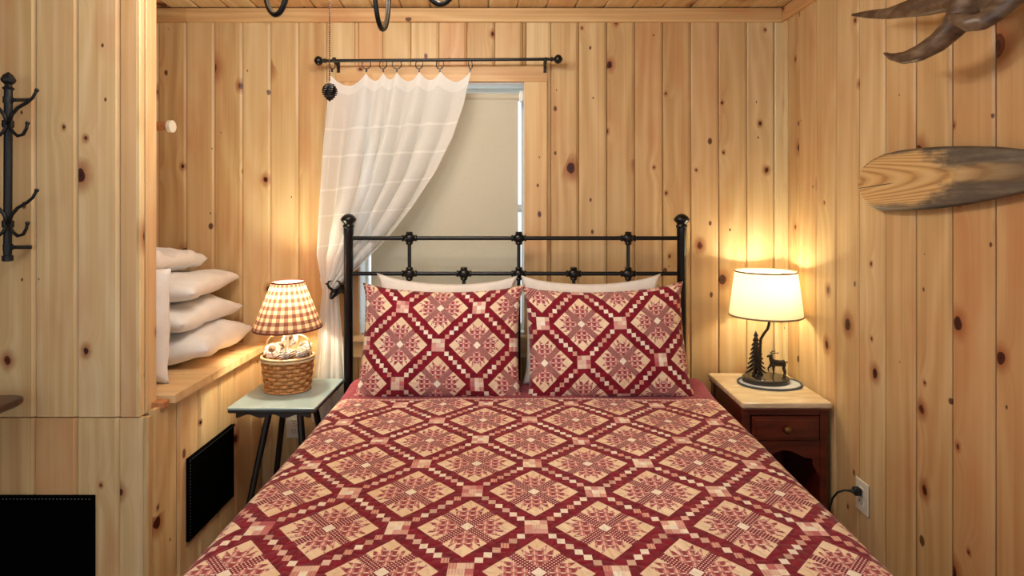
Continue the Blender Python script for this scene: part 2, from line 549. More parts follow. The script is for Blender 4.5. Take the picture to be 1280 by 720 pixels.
for za, zb, yy in ((WZ0, zm + .02, YB + .10), (zm - .02, WZ1, YB + .125)):
    s = MB()
    s.box((WX0, yy, za), (WX0 + .012, yy + .025, zb)).box((WX1 - .012, yy, za), (WX1, yy + .025, zb))
    s.box((WX0 + .012, yy, za), (WX1 - .012, yy + .025, za + .03)).box((WX0 + .012, yy, zb - .02), (WX1 - .012, yy + .025, zb))
    sash = s.build('sash', WHITE_PAINT, win)
    gm = T('window_glass')
    gt = gm.new('ShaderNodeBsdfTransparent'); gg = gm.new('ShaderNodeBsdfGlossy'); gg.inputs['Roughness'].default_value = .02
    gx = gm.new('ShaderNodeMixShader'); gx.inputs[0].default_value = .06
    gm.link(gt.outputs[0], gx.inputs[1]); gm.link(gg.outputs[0], gx.inputs[2])
    gm.link(gx.outputs[0], gm.n['Material Output'].inputs[0])
    MB().box((WX0 + .012, yy + .010, za + .03), (WX1 - .012, yy + .014, zb - .02)).build('pane', gm.mat, sash)


# ------------------------------------------------------------------ roller blind
def fabric(name, c, transl=.35, c2=None, alpha=0.0, scale=400.0, stripes=None):
    m = T(name)
    n = m.noise(m.coord(), scale, 2)
    col = m.mix(c, c2 or tuple(q * .92 for q in c[:3]) + (1,), m.step(n, .3, .7))
    d = m.new('ShaderNodeBsdfDiffuse'); t = m.new('ShaderNodeBsdfTranslucent')
    m.link(col, d.inputs[0]); m.link(col, t.inputs[0])
    x = m.new('ShaderNodeMixShader'); x.inputs[0].default_value = transl
    m.link(d.outputs[0], x.inputs[1]); m.link(t.outputs[0], x.inputs[2])
    out = x.outputs[0]
    if alpha:
        tr = m.new('ShaderNodeBsdfTransparent'); y_ = m.new('ShaderNodeMixShader')
        m.link(out, y_.inputs[1]); m.link(tr.outputs[0], y_.inputs[2])
        if stripes:
            uu, vv, _ = m.sep(m.coord('UV'))
            f = None
            for s_, wd in stripes:
                q = (vv - s_).abs().lt(wd)
                f = q if f is None else f.max(q)
            f = f.max(((uu * 7.0 + .2).frac() - .5).abs().lt(.012))
            m.link(f.m('MULTIPLY_ADD', -alpha, alpha), y_.inputs[0])
        else:
            y_.inputs[0].default_value = alpha
        out = y_.outputs[0]
    m.link(out, m.n['Material Output'].inputs[0])
    return m.mat


BX0, BX1 = -.712, .010
blind = thing('roller_blind', 'plain beige roller blind pulled down inside the window frame', 'blind', (0, YB + .035, WZ0 + .03))
MB().box((BX0, -.001, .0), (BX1, .001, WZ1 - .07 - WZ0 - .03)).build('shade_cloth', fabric('blind_cloth', C(222, 214, 192), .30), blind)
tz = WZ1 - .075 - WZ0 - .03
MB().tube([(BX0 - .006, .012, tz + .018), (BX1 + .006, .012, tz + .018)], .020, 16).build('roller', fabric('blind_roll', C(206, 196, 172), .05), blind, True, angle=40)
MB().rbox((BX0, -.006, -.012), (BX1, .006, .012)).build('hem_bar', fabric('blind_hem', C(214, 202, 180), .05), blind)
MB().box((BX0 - .022, -.012, tz - .005), (BX0 - .008, .03, tz + .045)).build('bracket', WHITE_PLASTIC, blind)
MB().box((BX1 + .008, -.012, tz - .005), (BX1 + .022, .03, tz + .045)).build('bracket', WHITE_PLASTIC, blind)

# ------------------------------------------------------------------ curtain rod, rings and curtain
YC = YB - .085
rp0, rp1 = P(408, 76, YC), P(688, 74, YC)
rod = thing('curtain_rod', 'thin black metal curtain rod above the window with ball finials', 'curtain rod', rp0)
rd = rp1 - rp0
MB().tube([(0, 0, 0), rd], .0075, 12).build('pole', IRON, rod, True, angle=40)
for q, s in ((Vector((0, 0, 0)), -1), (rd, 1)):
    f = MB().lathe([(.006, 0), (.011, .004), (.011, .010), (.006, .014), (.010, .018), (.019, .026), (.023, .036), (.019, .047), (.009, .054), (.005, .057)], n=16)
    f.xf(Matrix.Translation(q) @ Matrix.Rotation(s * PI / 2, 4, 'Y'))
    f.build('finial', IRON, rod, True)
for xx in (418, 682):
    q = P(xx, 75, YC) - rp0
    MB().tube([q, q + Vector((0, .03, -.012)), q + Vector((0, .062, -.02))], .006, 8).rbox(q + Vector((-.007, .058, -.045)), q + Vector((.007, .0635, .012)), .001).tube([q + Vector((-.006, 0, 0)), q + Vector((.006, 0, 0))], .013, 12).build('bracket', IRON, rod)

curtain = thing('curtain', 'sheer white curtain panel swept aside by an antler hook', 'curtain', (P(405, 300, YC).x, YC, .6))
corg = Vector(curtain.location)


def lerp_path(pts, t):
    for (t0, a0, b0), (t1, a1, b1) in zip(pts, pts[1:]):
        if t <= t1:
            k = (t - t0) / (t1 - t0); k = k * k * (3 - 2 * k) * .35 + k * .65
            return a0 + (a1 - a0) * k, b0 + (b1 - b0) * k
    return pts[-1][1], pts[-1][2]


Lp = [(0, 413, 93), (.25, 406, 180), (.5, 402, 258), (.75, 399, 318), (1, 405, 361), (1.15, 400, 390), (1.6, 391, 476), (1.9, 388, 530)]
Rp = [(0, 589, 88), (.12, 580, 130), (.25, 566, 172), (.40, 545, 215), (.55, 517, 258), (.70, 486, 298), (.85, 453, 331), (1, 424, 357), (1.15, 426, 392), (1.6, 432, 476), (1.9, 434, 530)]
ring_px = [415, 458, 479, 496, 524, 550, 588]
ring_u = [(q - 413) / 175 for q in ring_px]; ring_u[0], ring_u[-1] = 0.0, 1.0
NU, NV = 168, 110
vs, uvs = [], []
for j in range(NV + 1):
    t = 1.9 * j / NV
    (lx, ly), (rx, ry) = lerp_path(Lp, t), lerp_path(Rp, t)
    for i in range(NU + 1):
        u = i / NU
        k = 0
        while k < len(ring_u) - 2 and u > ring_u[k + 1]: k += 1
        loc = (u - ring_u[k]) / (ring_u[k + 1] - ring_u[k])
        gapw = (ring_px[k + 1] - ring_px[k])
        px = lx + (rx - lx) * u
        py = ly + (ry - ly) * u
        sag = math.sin(PI * min(max(loc, 0), 1)) ** .8 * (4 + gapw * .24)
        py += sag * max(0, 1 - t * 5.0)
        fold = math.cos(2 * PI * (k + loc)) * .5 + .5
        amp = .010 + .024 * min(t * 2, 1) if t < .8 else .034 - .017 * min((t - .8) * 4, 1)
        dep = amp * (math.cos(2 * PI * (k + loc)) + .35 * math.sin(9.7 * PI * u + 3 * t)) * (.75 if t < 1 else .6)
        if t > .9: dep += .010 * math.sin(u * 31 + t * 2)
        px += 6.2 * math.sqrt(max(rx - lx, 1) / 175) * math.sin(2 * PI * (k + loc) + .6 * math.sin(3 * t + u * 5)) * min(t * 1.6, 1) * min(1, 6 * u, 6 * (1 - u))
        yy = YC - dep
        p = P(px, py, YC); p.y = yy
        if t > 1.0: p.y += .022 * min((t - 1) * 3, 1)
        p.y = min(p.y, YB - .024) if p.y < YB - .03 else YB - .03 + .006 * math.tanh((p.y - YB + .03) / .006)
        vs.append(p - corg); uvs.append((u, t))
fs = [(j * (NU + 1) + i, j * (NU + 1) + i + 1, (j + 1) * (NU + 1) + i + 1, (j + 1) * (NU + 1) + i) for j in range(NV) for i in range(NU)]
cm = MB().add(vs, fs)
SHEER = fabric('sheer_voile', C(246, 245, 240), .42, alpha=.14, stripes=[(.02, .03), (.19, .0045), (.31, .0045), (.43, .0045), (.56, .0045), (.70, .0045)])
cl = cm.build('voile_panel', SHEER, curtain, True)
ul = cl.data.uv_layers.new(name='UVMap')
for lp in cl.data.loops: ul.data[lp.index].uv = uvs[lp.vertex_index]
for xx in ring_px:
    c = P(xx, 80.5, YC) - corg
    a0 = random.uniform(-.5, .5) if xx not in (415, 588) else 1.2
    pts = [c + Vector((math.cos(a) * .021 * math.cos(a0), math.cos(a) * .021 * math.sin(a0), math.sin(a) * .021)) for a in [2 * PI * k / 20 for k in range(20)]]
    rg = MB().tube(pts, .0022, 6, closed=True).build('curtain_ring', IRON, curtain, True)
    MB().rbox(c + Vector((-.004, -.003, -.036)), c + Vector((.004, .003, -.019)), .001).build('clip', IRON, rg)

# antler tie-back hook
hk = P(418, 366, YB - .128)
tb = thing('curtain_hook', 'small black antlered animal head hook holding the curtain back', 'curtain hook', hk)
m_ = MB()
m_.tube([(.012, .105, .002), (.006, .03, .002), (0, 0, 0), (-.004, -.016, -.010), (-.006, -.028, -.022)], [.012, .016, .019, .014, .008], 10)
m_.build('head', IRON, tb, True)
for s in (-1, 1):
    m_ = MB().tube([(s * .010, 0, .014), (s * .024, -.004, .026), (s * .030, -.006, .042), (s * .022, -.008, .054), (s * .010, -.008, .056)], [.006, .006, .0055, .0045, .002], 8)
    m_.tube([(s * .028, -.005, .036), (s * .041, -.006, .046)], [.005, .002], 6)
    m_.build('antler', IRON, tb, True)
MB().lathe([(.022, 0), (.022, .006), (.018, .009)], n=16).xf(Matrix.Translation((.012, .108, .002)) @ Matrix.Rotation(PI / 2, 4, 'X')).build('wall_plate', IRON, tb)

# ------------------------------------------------------------------ built-in bench (lower left)
bench = thing('built_in_bench', 'built-in knotty pine bench box with a plank top under the white pillows', 'bench', (-1.7, 2.3, 0))
bo = Vector(bench.location)
core_ = MB().box(Vector((XN + .002, YP + .02, 0)) - bo, Vector((XB - .02, YB - .002, ZB - .002)) - bo).build('core', BACKING, bench)
bseam = [1.90, 2.038, 2.176, 2.322, 2.453, 2.598, 2.716]
for a, b in zip(bseam, bseam[1:]):
    plank(bench, b - a, ZB + .012, Vector((XB, a, 0)) - bo, Y_, -X_, Z_, PINE_PALE, cham=.009, gap=.0035, name='side_plank')
for a, b in zip([XB - .0] + seams, seams[:7]):
    if a == XB: a = XB - .022
    plank(bench, a - b, ZB - .004, Vector((b, YP - .002, 0)) - bo, X_, Y_, Z_, PINE, bevel=True, name='front_plank')
plank(bench, .020, ZB - .001, Vector((XB - .021, YP - .004, 0)) - bo, X_, Y_, Z_, PINE_PALE, t=.02, cham=.003, name='corner_strip')
for a, b in zip([YP2 + .004, 2.216, 2.44], [2.216, 2.44, 2.715]):
    plank(bench, b - a, 1.02, Vector((XB + .032, a, ZB + .045)) - bo, Y_, -Z_, -X_, PINE_PALE, t=.030, cham=.005, gap=.001, name='top_board')
MB().rbox(Vector((XB - .045, YP2 - .030, ZB + .004)) - bo, Vector((XB + .012, YP2 + .004, ZB + .030)) - bo, .003).build('end_block', ENDGRAIN, bench)


def mesh_panel(name, label, w_, h_, org, ax, ay, az):
    t = thing(name, label, 'vent panel')
    axes(t, org, ax, ay, az)
    m = T('black_perforated_' + name)
    m.col(C(2, 2, 2)); m.set(.9, spec=.03)
    MB().box((.012, .004, .012), (w_ - .012, .008, h_ - .012)).build('perforated_sheet', m.mat, t)
    fr = MB()
    fr.box((0, 0, 0), (w_, .012, .012)).box((0, 0, h_ - .012), (w_, .012, h_)).box((0, 0, .012), (.012, .012, h_ - .012)).box((w_ - .012, 0, .012), (w_, .012, h_ - .012))
    fr.build('frame', m.mat, t)
    st = MB()                                     # row of light stitches along the edge
    n = int(w_ / .012)
    for k in range(n): st.box((.006 + k * .012, -.0006, h_ - .009), (.011 + k * .012, .0004, h_ - .0075))
    n = int(h_ / .012)
    for k in range(n): st.box((.006, -.0006, .006 + k * .012), (.0075, .0004, .010 + k * .012))
    s_ = st.build('stitching', plain('grey_thread_' + name, C(120, 120, 116), .8), t)
    s_['kind'] = 'stuff'
    return t


mesh_panel('vent_panel', 'black mesh vent panel on the bench side beside the bed', .331, .31, (XB + .012, 2.087, .22), Y_, -X_, Z_)
mesh_panel('vent_panel', 'black mesh vent panel low on the front under the coat rack', .62, .38, (-1.41 - .62, YP - .014, .125), X_, Y_, Z_)


# ------------------------------------------------------------------ cushions
def cushion(name, w_, h_, T_, mat, parent=None, n=34, pinch=.05, uvoff=(0, 0), seed=0, wrinkle=.004, sag=0.0, ear=.0, full=.55):
    """pillow: local x width, z height, y thickness (front is -y); UV in metres"""
    vs, uv, idx = [], [], {}
    rs = random.Random(seed)
    ox = rs.uniform(0, 50)
    for side in (-1, 1):
        for j in range(n + 1):
            for i in range(n + 1):
                a, b = 2 * i / n - 1, 2 * j / n - 1
                a = math.copysign(abs(a) ** .8, a); b = math.copysign(abs(b) ** .8, b)
                edge = i in (0, n) or j in (0, n)
                if edge and side == 1: idx[(1, i, j)] = idx[(-1, i, j)]; continue
                ex, ez = 1 - pinch * (1 - b * b) ** 1.0 * 0 - pinch * (1 - abs(b) ** 2.5), 1 - pinch * (1 - abs(a) ** 2.5)
                X, Z = a * ex * w_ / 2, b * ez * h_ / 2
                if ear:
                    cr = max(0, abs(a) * abs(b) - .8) / .2
                    X *= 1 + ear * cr; Z *= 1 + ear * cr
                th = (max(0, 1 - abs(a) ** 2.6) ** full) * (max(0, 1 - abs(b) ** 2.6) ** full) * T_ / 2
                q = noise.noise((X * 7 + ox, Z * 7, side * 3.0)) * wrinkle + noise.noise((X * 22 + ox, Z * 16, side * 5.0)) * wrinkle * .5
                Y = side * (th + (q if not edge else 0) * min(1, th / .02))
                Y += noise.noise((X * 5 + ox, Z * 5, 9.0)) * wrinkle * 1.5
                Z -= sag * (1 - abs(a) ** 2) * (b + 1) / 2
                idx[(side, i, j)] = len(vs); vs.append((X, Y, Z)); uv.append((a * w_ / 2 + uvoff[0], b * h_ / 2 + uvoff[1]))
    fs = []
    for side in (-1, 1):
        for j in range(n):
            for i in range(n):
                q = [idx[(side, i, j)], idx[(side, i + 1, j)], idx[(side, i + 1, j + 1)], idx[(side, i, j + 1)]]
                fs.append(tuple(q if side == -1 else q[::-1]))
    o = MB().add(vs, fs).build(name, mat, parent, True)
    l = o.data.uv_layers.new(name='UVMap')
    for lp in o.data.loops: l.data[lp.index].uv = uv[lp.vertex_index]
    return o


SHAM = patchwork('patchwork_sham', .338)
QUILT = patchwork('patchwork_quilt', .343, plain_from=2.315 - 1.391)
ZM = .672                                        # height of the bed top
for (cx_, uo, sd, lab, rz) in ((-.325, (0, .012), 3, 'red patchwork bed pillow propped beneath the window blind', .012), (.392, (-.052, -.085), 11, 'red patchwork bed pillow propped on the side of the elk lamp', -.03)):
    o = cushion('patchwork_pillow', .70, .485, .17, SHAM, pinch=.045, uvoff=(uo[0], uo[1]), seed=sd, wrinkle=.006, sag=.020, ear=.03)
    o.location = (cx_, 2.425, ZM + .214)
    o.rotation_euler = (R(-17), rz, 0)
    tag(o, lab, 'pillow', 'patchwork pillows')
for (cx_, sd, lab, rz) in ((-.32, 21, 'white pillow tucked behind the patchwork pillow near the curtain', .02), (.345, 25, 'white pillow tucked behind the patchwork pillow near the elk lamp', -.01)):
    o = cushion('white_pillow', .62, .47, .07, COTTON_WARM, pinch=.05, seed=sd, wrinkle=.008, sag=.024, ear=.04)
    o.location = (cx_, 2.530, ZM + .245)
    o.rotation_euler = (R(-9), rz, 0)
    tag(o, lab, 'pillow', 'white pillows on the bed')

# stacked spare pillows in the nook
zb = ZB + .046
for k, (xr, zz, T_, rot, tilt, lab) in enumerate((
        (-1.245, .072, .145, 3, 0, 'white spare pillow lying at the bottom of the stack on the bench'),
        (-1.300, .194, .14, -2, 0, 'white spare pillow in the middle of the stack on the bench'),
        (-1.305, .312, .135, 4, 0, 'white spare pillow third up in the stack below the folded blanket'))):
    o = cushion('spare_pillow', .46, .68, T_, COTTON, pinch=.03, seed=40 + k, wrinkle=.014, ear=.0, full=.36)
    o.rotation_euler = (R(90), 0, R(90 + rot))
    o.location = (xr - .34, 2.445, zb + zz)
    tag(o, lab, 'pillow', 'spare white pillows on the bench')
o = cushion('folded_blanket', .40, .62, .11, COTTON, pinch=.02, seed=61, wrinkle=.032, full=.34)
o.rotation_euler = (R(90), 0, R(91)); o.location = (-1.44 - .31, 2.43, zb + .430)
tag(o, 'crumpled white blanket folded on top of the spare pillows', 'blanket')
o = cushion('upright_pillow', .52, .43, .15, COTTON, pinch=.03, seed=66, wrinkle=.020, full=.42)
o.rotation_euler = (R(-4), 0, 0); o.location = (-1.293 - .26, 2.095, zb + .212)
tag(o, 'white pillow standing upright on the bench against the stack', 'pillow')

# closet rod stub in the nook
pr = thing('closet_rod', 'short wooden rod with a white end cap above the spare pillows', 'rod', (XN, 2.40, 0))
e0 = P(205, 158, 2.40); e1 = P(216, 157, 2.40)
MB().tube([(0, 0, e0.z), (e1.x - XN - .012, 0, e0.z)], .020, 16).build('wood_pole', ENDGRAIN, pr, True, angle=40)
MB().tube([(e1.x - XN - .016, 0, e0.z), (e1.x - XN, 0, e0.z)], .026, 18).build('end_cap', WHITE_PLASTIC, pr, True, angle=40)

# ------------------------------------------------------------------ bed
YH = 2.59
bed = thing('bed', 'black iron bed frame with ball-topped headboard posts', 'bed', (.01, YH, 0))
xs = [-.775, .766]
for xx in xs:
    p = MB().lathe([(.021, 0), (.021, 1.335), (.0225, 1.34), (.0225, 1.375)], (xx - .01, 0, 0), 20).build('post', IRON, bed, True, angle=40)
    MB().lathe([(.024, 1.370), (.026, 1.374), (.026, 1.380), (.022, 1.384), (.022, 1.390), (.034, 1.402), (.036, 1.410), (.030, 1.420), (.018, 1.430), (.006, 1.435)], (xx - .01, 0, 0), 20).build('finial', IRON, p, True)
ZR1, ZR2 = 1.322, 1.158
for z in (ZR1, ZR2):
    MB().tube([(xs[0] - .01, 0, z), (xs[1] - .01, 0, z)], .0095, 12).build('rail', IRON, bed, True, angle=40)
sp = [-.493, -.241, .013, .267, .519]


def casting(xx, z):
    c = MB()
    pr_ = [(.010, -.036), (.015, -.033), (.015, -.027), (.011, -.025), (.019, -.015), (.0225, -.006), (.0225, .006), (.019, .015), (.011, .025), (.015, .027), (.015, .033), (.010, .036)]
    c.lathe(pr_, n=14)
    c.xf(Matrix.Rotation(PI / 2, 4, 'Y'))
    c.lathe([(.013, -.030), (.017, -.024), (.013, -.018), (.013, .018), (.017, .024), (.013, .030)], n=12)
    c.xf(Matrix.Translation((xx - .01, 0, z)))
    c.build('casting', IRON, bed, True, angle=50)


for k, xx in enumerate(sp):
    if k in (0, 2, 4):
        MB().tube([(xx - .01, 0, ZR2), (xx - .01, 0, ZR1)], .0085, 10).build('spindle', IRON, bed, True, angle=40)
        casting(xx, ZR1)
    MB().tube([(xx - .01, 0, .40), (xx - .01, 0, ZR2)], .0085, 10).build('spindle', IRON, bed, True, angle=40)
    casting(xx, ZR2)
MB().tube([(xs[0] - .01, 0, .40), (xs[1] - .01, 0, .40)], .0095, 12).build('rail', IRON, bed, True)
for sx in (-1, 1):
    MB().box((sx * .70 - .015, -2.05, .28), (sx * .70 + .015, 0, .33)).build('side_rail', IRON, bed)
    MB().lathe([(.02, 0), (.02, .33)], (sx * .70, -2.03, 0), 12).build('foot_leg', IRON, bed)
MB().rbox((-.72, -2.05, .33), (.80, -.03, ZM - .035), .03).build('mattress', COTTON, bed)

# quilt draped over the bed
q0, q1, QY0, QY1 = -.765, .868, .50, 2.54
rc = .075                                        # rounding of the mattress edge
half = (q1 - q0) / 2; cxq = (q0 + q1) / 2
drop = .45


def section(s):
    """arc length from the middle -> (x offset, z offset)"""
    a = abs(s); sg = math.copysign(1, s)
    flat = half - rc
    if a <= flat: return s, 0.0
    a -= flat
    if a <= rc * PI / 2:
        th = a / rc
        return sg * (flat + rc * math.sin(th)), -rc * (1 - math.cos(th))
    a -= rc * PI / 2
    return sg * (half + a * .03), -rc - a


smax = half - rc + rc * PI / 2 + drop
NX, NY = 190, 150
vs, uv, fs = [], [], []
for j in range(NY + 1):
    tY = j / NY
    yy = QY0 + (QY1 - QY0) * tY
    for i in range(NX + 1):
        s = -smax + 2 * smax * i / NX
        xo, zo = section(s)
        z = ZM + zo
        z += noise.noise((s * 3.1, yy * 3.1, 1.0)) * .006 + noise.noise((s * 9, yy * 9, 4.0)) * .0025
        xx = cxq + xo
        if abs(xo) > half - .01:
            xx += math.copysign(1, s) * .012 * (noise.noise((yy * 4.0, 2.0, math.copysign(3, s))) + .35 * math.sin(yy * 17)) * min(1, (-zo) / .3)
        if yy > 2.36:                            # pillow end lifts over the sheets
            k = (yy - 2.36) / .18
            z += .02 * k * k * max(0, abs(s) / half) * (1 if abs(s) < half else 0)
        # gentle mound in the middle
        z += .006 * math.cos(min(1, abs(s) / half) * PI / 2)
        vs.append((xx, yy, z)); uv.append((s + cxq - .05, yy - 1.391))
for j in range(NY):
    for i in range(NX):
        a = j * (NX + 1) + i
        fs.append((a, a + 1, a + NX + 2, a + NX + 1))
qm = MB().add(vs, fs)
quilt = qm.build('quilt', QUILT, None, True)
l = quilt.data.uv_layers.new(name='UVMap')
for lp in quilt.data.loops: l.data[lp.index].uv = uv[lp.vertex_index]
sol = quilt.modifiers.new('thickness', 'SOLIDIFY'); sol.thickness = .010; sol.offset = -1
tag(quilt, 'red and cream bear-paw patchwork quilt spread over the bed', 'quilt')

# ------------------------------------------------------------------ left side table
ZT = .66
st = thing('side_table', 'small grey-green topped side table with dark splayed legs', 'side table', (-.985, 2.44, 0))
tp = MB()
n = 40


def slab(mb, hx, hy, z0, z1, r, bev):
    ring = []
    for cx_, cy_, a0 in ((hx - r, hy - r, 0), (-hx + r, hy - r, 90), (-hx + r, -hy + r, 180), (hx - r, -hy + r, 270)):
        for k in range(5):
            a = R(a0 + 90 * k / 4); ring.append((cx_, cy_, math.cos(a), math.sin(a)))
    lev = [(z0, r - bev), (z0 + bev, r), (z1 - bev, r), (z1 - bev * .3, r - bev * .3), (z1, r - bev)]
    vs_ = [(cx_ + ca * rr, cy_ + sa * rr, z) for z, rr in lev for cx_, cy_, ca, sa in ring]
    m = len(ring); fs_ = [tuple(range(m - 1, -1, -1)), tuple((len(lev) - 1) * m + k for k in range(m))]
    for l_ in range(len(lev) - 1):
        for k in range(m): fs_.append((l_ * m + k, l_ * m + (k + 1) % m, (l_ + 1) * m + (k + 1) % m, (l_ + 1) * m + k))
    return mb.add(vs_, fs_)


slab(MB(), .178, .192, ZT - .010, ZT, .010, .003).build('top', SLATE, st)
slab(MB(), .178, .192, ZT - .022, ZT - .0102, .012, .004).build('top_edge', DARKWOOD, st)
ap = MB()
prof = [(-.15, 0)] + [(-.15 + .30 * k / 30, -.018 - .007 * math.cos(k / 30 * 6 * PI)) for k in range(31)] + [(.15, 0)]
ap.prism([(x, z + ZT - .022) for x, z in prof], -.172, -.158)
fixn(ap.build('apron', DARKWOOD, st))
fixn(MB().prism([(x, z + ZT - .022) for x, z in prof], .158, .172).build('apron', DARKWOOD, st))
for sx, sy in ((-1, -1), (1, -1), (-1, 1), (1, 1)):
    MB().tube([(sx * .06 + .01, sy * .075, ZT - .022), (sx * .155 + .0, sy * .165, 0)], [.014, .011], 10).build('leg', DARKWOOD, st, True, angle=40)


# ------------------------------------------------------------------ pine cones
def cone_mesh(mb, L, Rm, rows=8, per=8, droop=.35, thick=.25, open_=1.0):
    """scales spiralling round a core, axis along -z from 0"""
    mb.lathe([(.001, 0), (Rm * .55, -L * .15), (Rm * .62, -L * .45), (Rm * .42, -L * .8), (.001, -L)], n=10)
    for r_ in range(rows):
        f = (r_ + .5) / rows
        rad = Rm * (math.sin(PI * (.12 + .82 * f)) ** .75)
        k_n = max(4, int(per * (.55 + .45 * rad / Rm)))
        for k in range(k_n):
            a = 2 * PI * (k + .5 * (r_ % 2)) / k_n + r_ * .3
            ca, sa = math.cos(a), math.sin(a)
            t_ = Vector((-sa, ca, 0)); o_ = Vector((ca, sa, 0)); z = -L * (.06 + .86 * f)
            wd = rad * PI / k_n * .86
            b0 = o_ * rad * .35 + Vector((0, 0, z))
            tipp = o_ * rad * open_ + Vector((0, 0, z - L * .07 * droop + L * .02))
            th = L / rows * thick
            vs_ = [b0 - t_ * wd * .4, b0 + t_ * wd * .4, tipp + t_ * wd * .9 + Vector((0, 0, th)), tipp - t_ * wd * .9 + Vector((0, 0, th)),
                   tipp + o_ * rad * .10 + Vector((0, 0, -th * .4)), b0 + Vector((0, 0, -th * 1.6))]
            mb.add(vs_, [(0, 1, 2, 3), (3, 2, 4), (0, 3, 4, 5), (1, 5, 4, 2), (0, 5, 1)])
    return mb


# basket lamp on the side table
bl = thing('basket_lamp', 'woven basket table lamp with a red gingham shade', 'table lamp', (-1.008, 2.475, ZT))
WICK = plain('golden_wicker', C(196, 140, 80), .5, 0, .25, 90, .15, c2=C(164, 104, 54))
WICKL = plain('pale_rattan', C(222, 194, 150), .5, 0, .12, 60)
BH, BR0, BR1, BSX, BSY = .150, .092, .108, 1.0, .80
wv = MB()
nst = 22
rows = 8
for r_ in range(rows):
    z = .008 + (BH - .016) * (r_ + .5) / rows
    rr = BR0 + (BR1 - BR0) * (z / BH) ** .8
    pts = []
    for k in range(nst * 4):
        a = 2 * PI * k / (nst * 4)
        o_ = rr + .0048 * math.cos(a * nst / 2 * 1.0 + (PI if r_ % 2 else 0))
        pts.append((o_ * math.cos(a) * BSX, o_ * math.sin(a) * BSY, z))
    wv.tube(pts, .0092, 6, closed=True, sx=.35, sy=1.0, up=(0, 0, 1))
wv.build('weave', WICK, bl, True)
MB().lathe([(BR0 * .97, .004), (BR0 * .97, .010)], n=30, sx=BSX, sy=BSY).lathe([(BR0 - .002, .01), (BR1 - .003, BH)], n=30, sx=BSX, sy=BSY, cap=False).build('lining', WICK, bl, True)
rim = MB()
for zz, rr in ((BH, .0055), (BH - .012, .0045)):
    rim.tube([((BR1 + .003) * math.cos(2 * PI * k / 40) * BSX, (BR1 + .003) * math.sin(2 * PI * k / 40) * BSY, zz) for k in range(40)], rr, 7, closed=True)
rim.build('rim', WICKL, bl, True)
foot = MB().tube([((BR0 + .003) * math.cos(2 * PI * k / 40) * BSX, (BR0 + .003) * math.sin(2 * PI * k / 40) * BSY, .006) for k in range(40)], .006, 7, closed=True)
foot.build('foot_ring', WICK, bl, True)
hp = [(-.100, 0, BH - .03)]
for k in range(21):
    a = PI - PI * k / 20
    hp.append((math.copysign(abs(math.cos(a)) ** .55, math.cos(a)) * .098, 0, BH + .02 + .075 * abs(math.sin(a)) ** .75))
hp.append((.100, 0, BH - .03))
MB().tube(hp, .0085, 8, sx=.35, sy=1.0, up=(0, 1, 0)).build('handle', WICKL, bl, True)
MB().tube([(0, 0, .01), (0, 0, .33)], .005, 10).lathe([(.012, .235), (.014, .24), (.014, .285), (.010, .29)], n=14).build('stem', WHITE_PLASTIC, bl, True, angle=40)


def gingham():
    m = T('red_gingham')
    u, v, _ = m.sep(m.coord('UV'))
    a, b = (u * 24.0).frac().lt(.5), (v * 6.5).frac().lt(.5)
    n_ = m.noise(m.comb(u * 300.0, v * 80.0), 1.0, 1)
    c1 = m.mix(C(226, 190, 150), C(112, 34, 38), a * .66)
    c1 = m.mix(c1, C(78, 12, 24), b * .66)
    c1 = m.mix(c1, C(90, 40, 40), m.step(n_, .5, .8) * .2)
    d = m.new('ShaderNodeBsdfDiffuse'); t = m.new('ShaderNodeBsdfTranslucent')
    m.link(c1, d.inputs[0]); m.link(c1, t.inputs[0])
    x = m.new('ShaderNodeMixShader'); x.inputs[0].default_value = .13
    m.link(d.outputs[0], x.inputs[1]); m.link(t.outputs[0], x.inputs[2])
    m.link(x.outputs[0], m.n['Material Output'].inputs[0])
    return m.mat


def shade(parent, r0, r1, z0, z1, mat, rimmat, sx=1.0, sy=1.0, n=64, rimr=.003):
    mb = MB(); N = 6
    for j in range(N + 1):
        f = j / N
        for k in range(n + 1):
            a = 2 * PI * k / n
            rr = r0 + (r1 - r0) * f
            mb.v.append((rr * math.cos(a) * sx, rr * math.sin(a) * sy, z0 + (z1 - z0) * f))
    for j in range(N):
        for k in range(n):
            q = j * (n + 1) + k
            mb.f.append((q, q + 1, q + n + 2, q + n + 1))
    o = mb.build('lamp_shade', mat, parent, True)
    l_ = o.data.uv_layers.new(name='UVMap')
    for lp in o.data.loops:
        j, k = divmod(lp.vertex_index, n + 1); l_.data[lp.index].uv = (k / n, j / N)
    for rr, z in ((r0, z0), (r1, z1)):
        MB().tube([(rr * math.cos(2 * PI * k / 48) * sx, rr * math.sin(2 * PI * k / 48) * sy, z) for k in range(48)], rimr, 6, closed=True, sx=.5, sy=1.3).build('shade_rim', rimmat, o, True)
    return o


shade(bl, .145, .068, .275, .475, gingham(), plain('dark_red_binding', C(96, 36, 32), .8))
BULB = T('bulb'); BULB.b.inputs['Emission Color'].default_value = WARM + (1,); BULB.b.inputs['Emission Strength'].default_value = 12.0


def bulb(parent, loc, r=.026):
    MB().lathe([(r * .4, -r * 1.3), (r * .75, -r * .7), (r, 0), (r * .8, r * .6), (r * .35, r * .95), (.001, r)], loc, 16).build('bulb', BULB.mat, parent, True)


def lamp_light(name, parent, loc, power, r=.03, col=WARM):
    d = bpy.data.lights.new(name, 'POINT'); d.energy = power; d.color = col; d.shadow_soft_size = r
    o = bpy.data.objects.new(name, d); COL.objects.link(o); o.parent = parent; o.location = loc
    return o


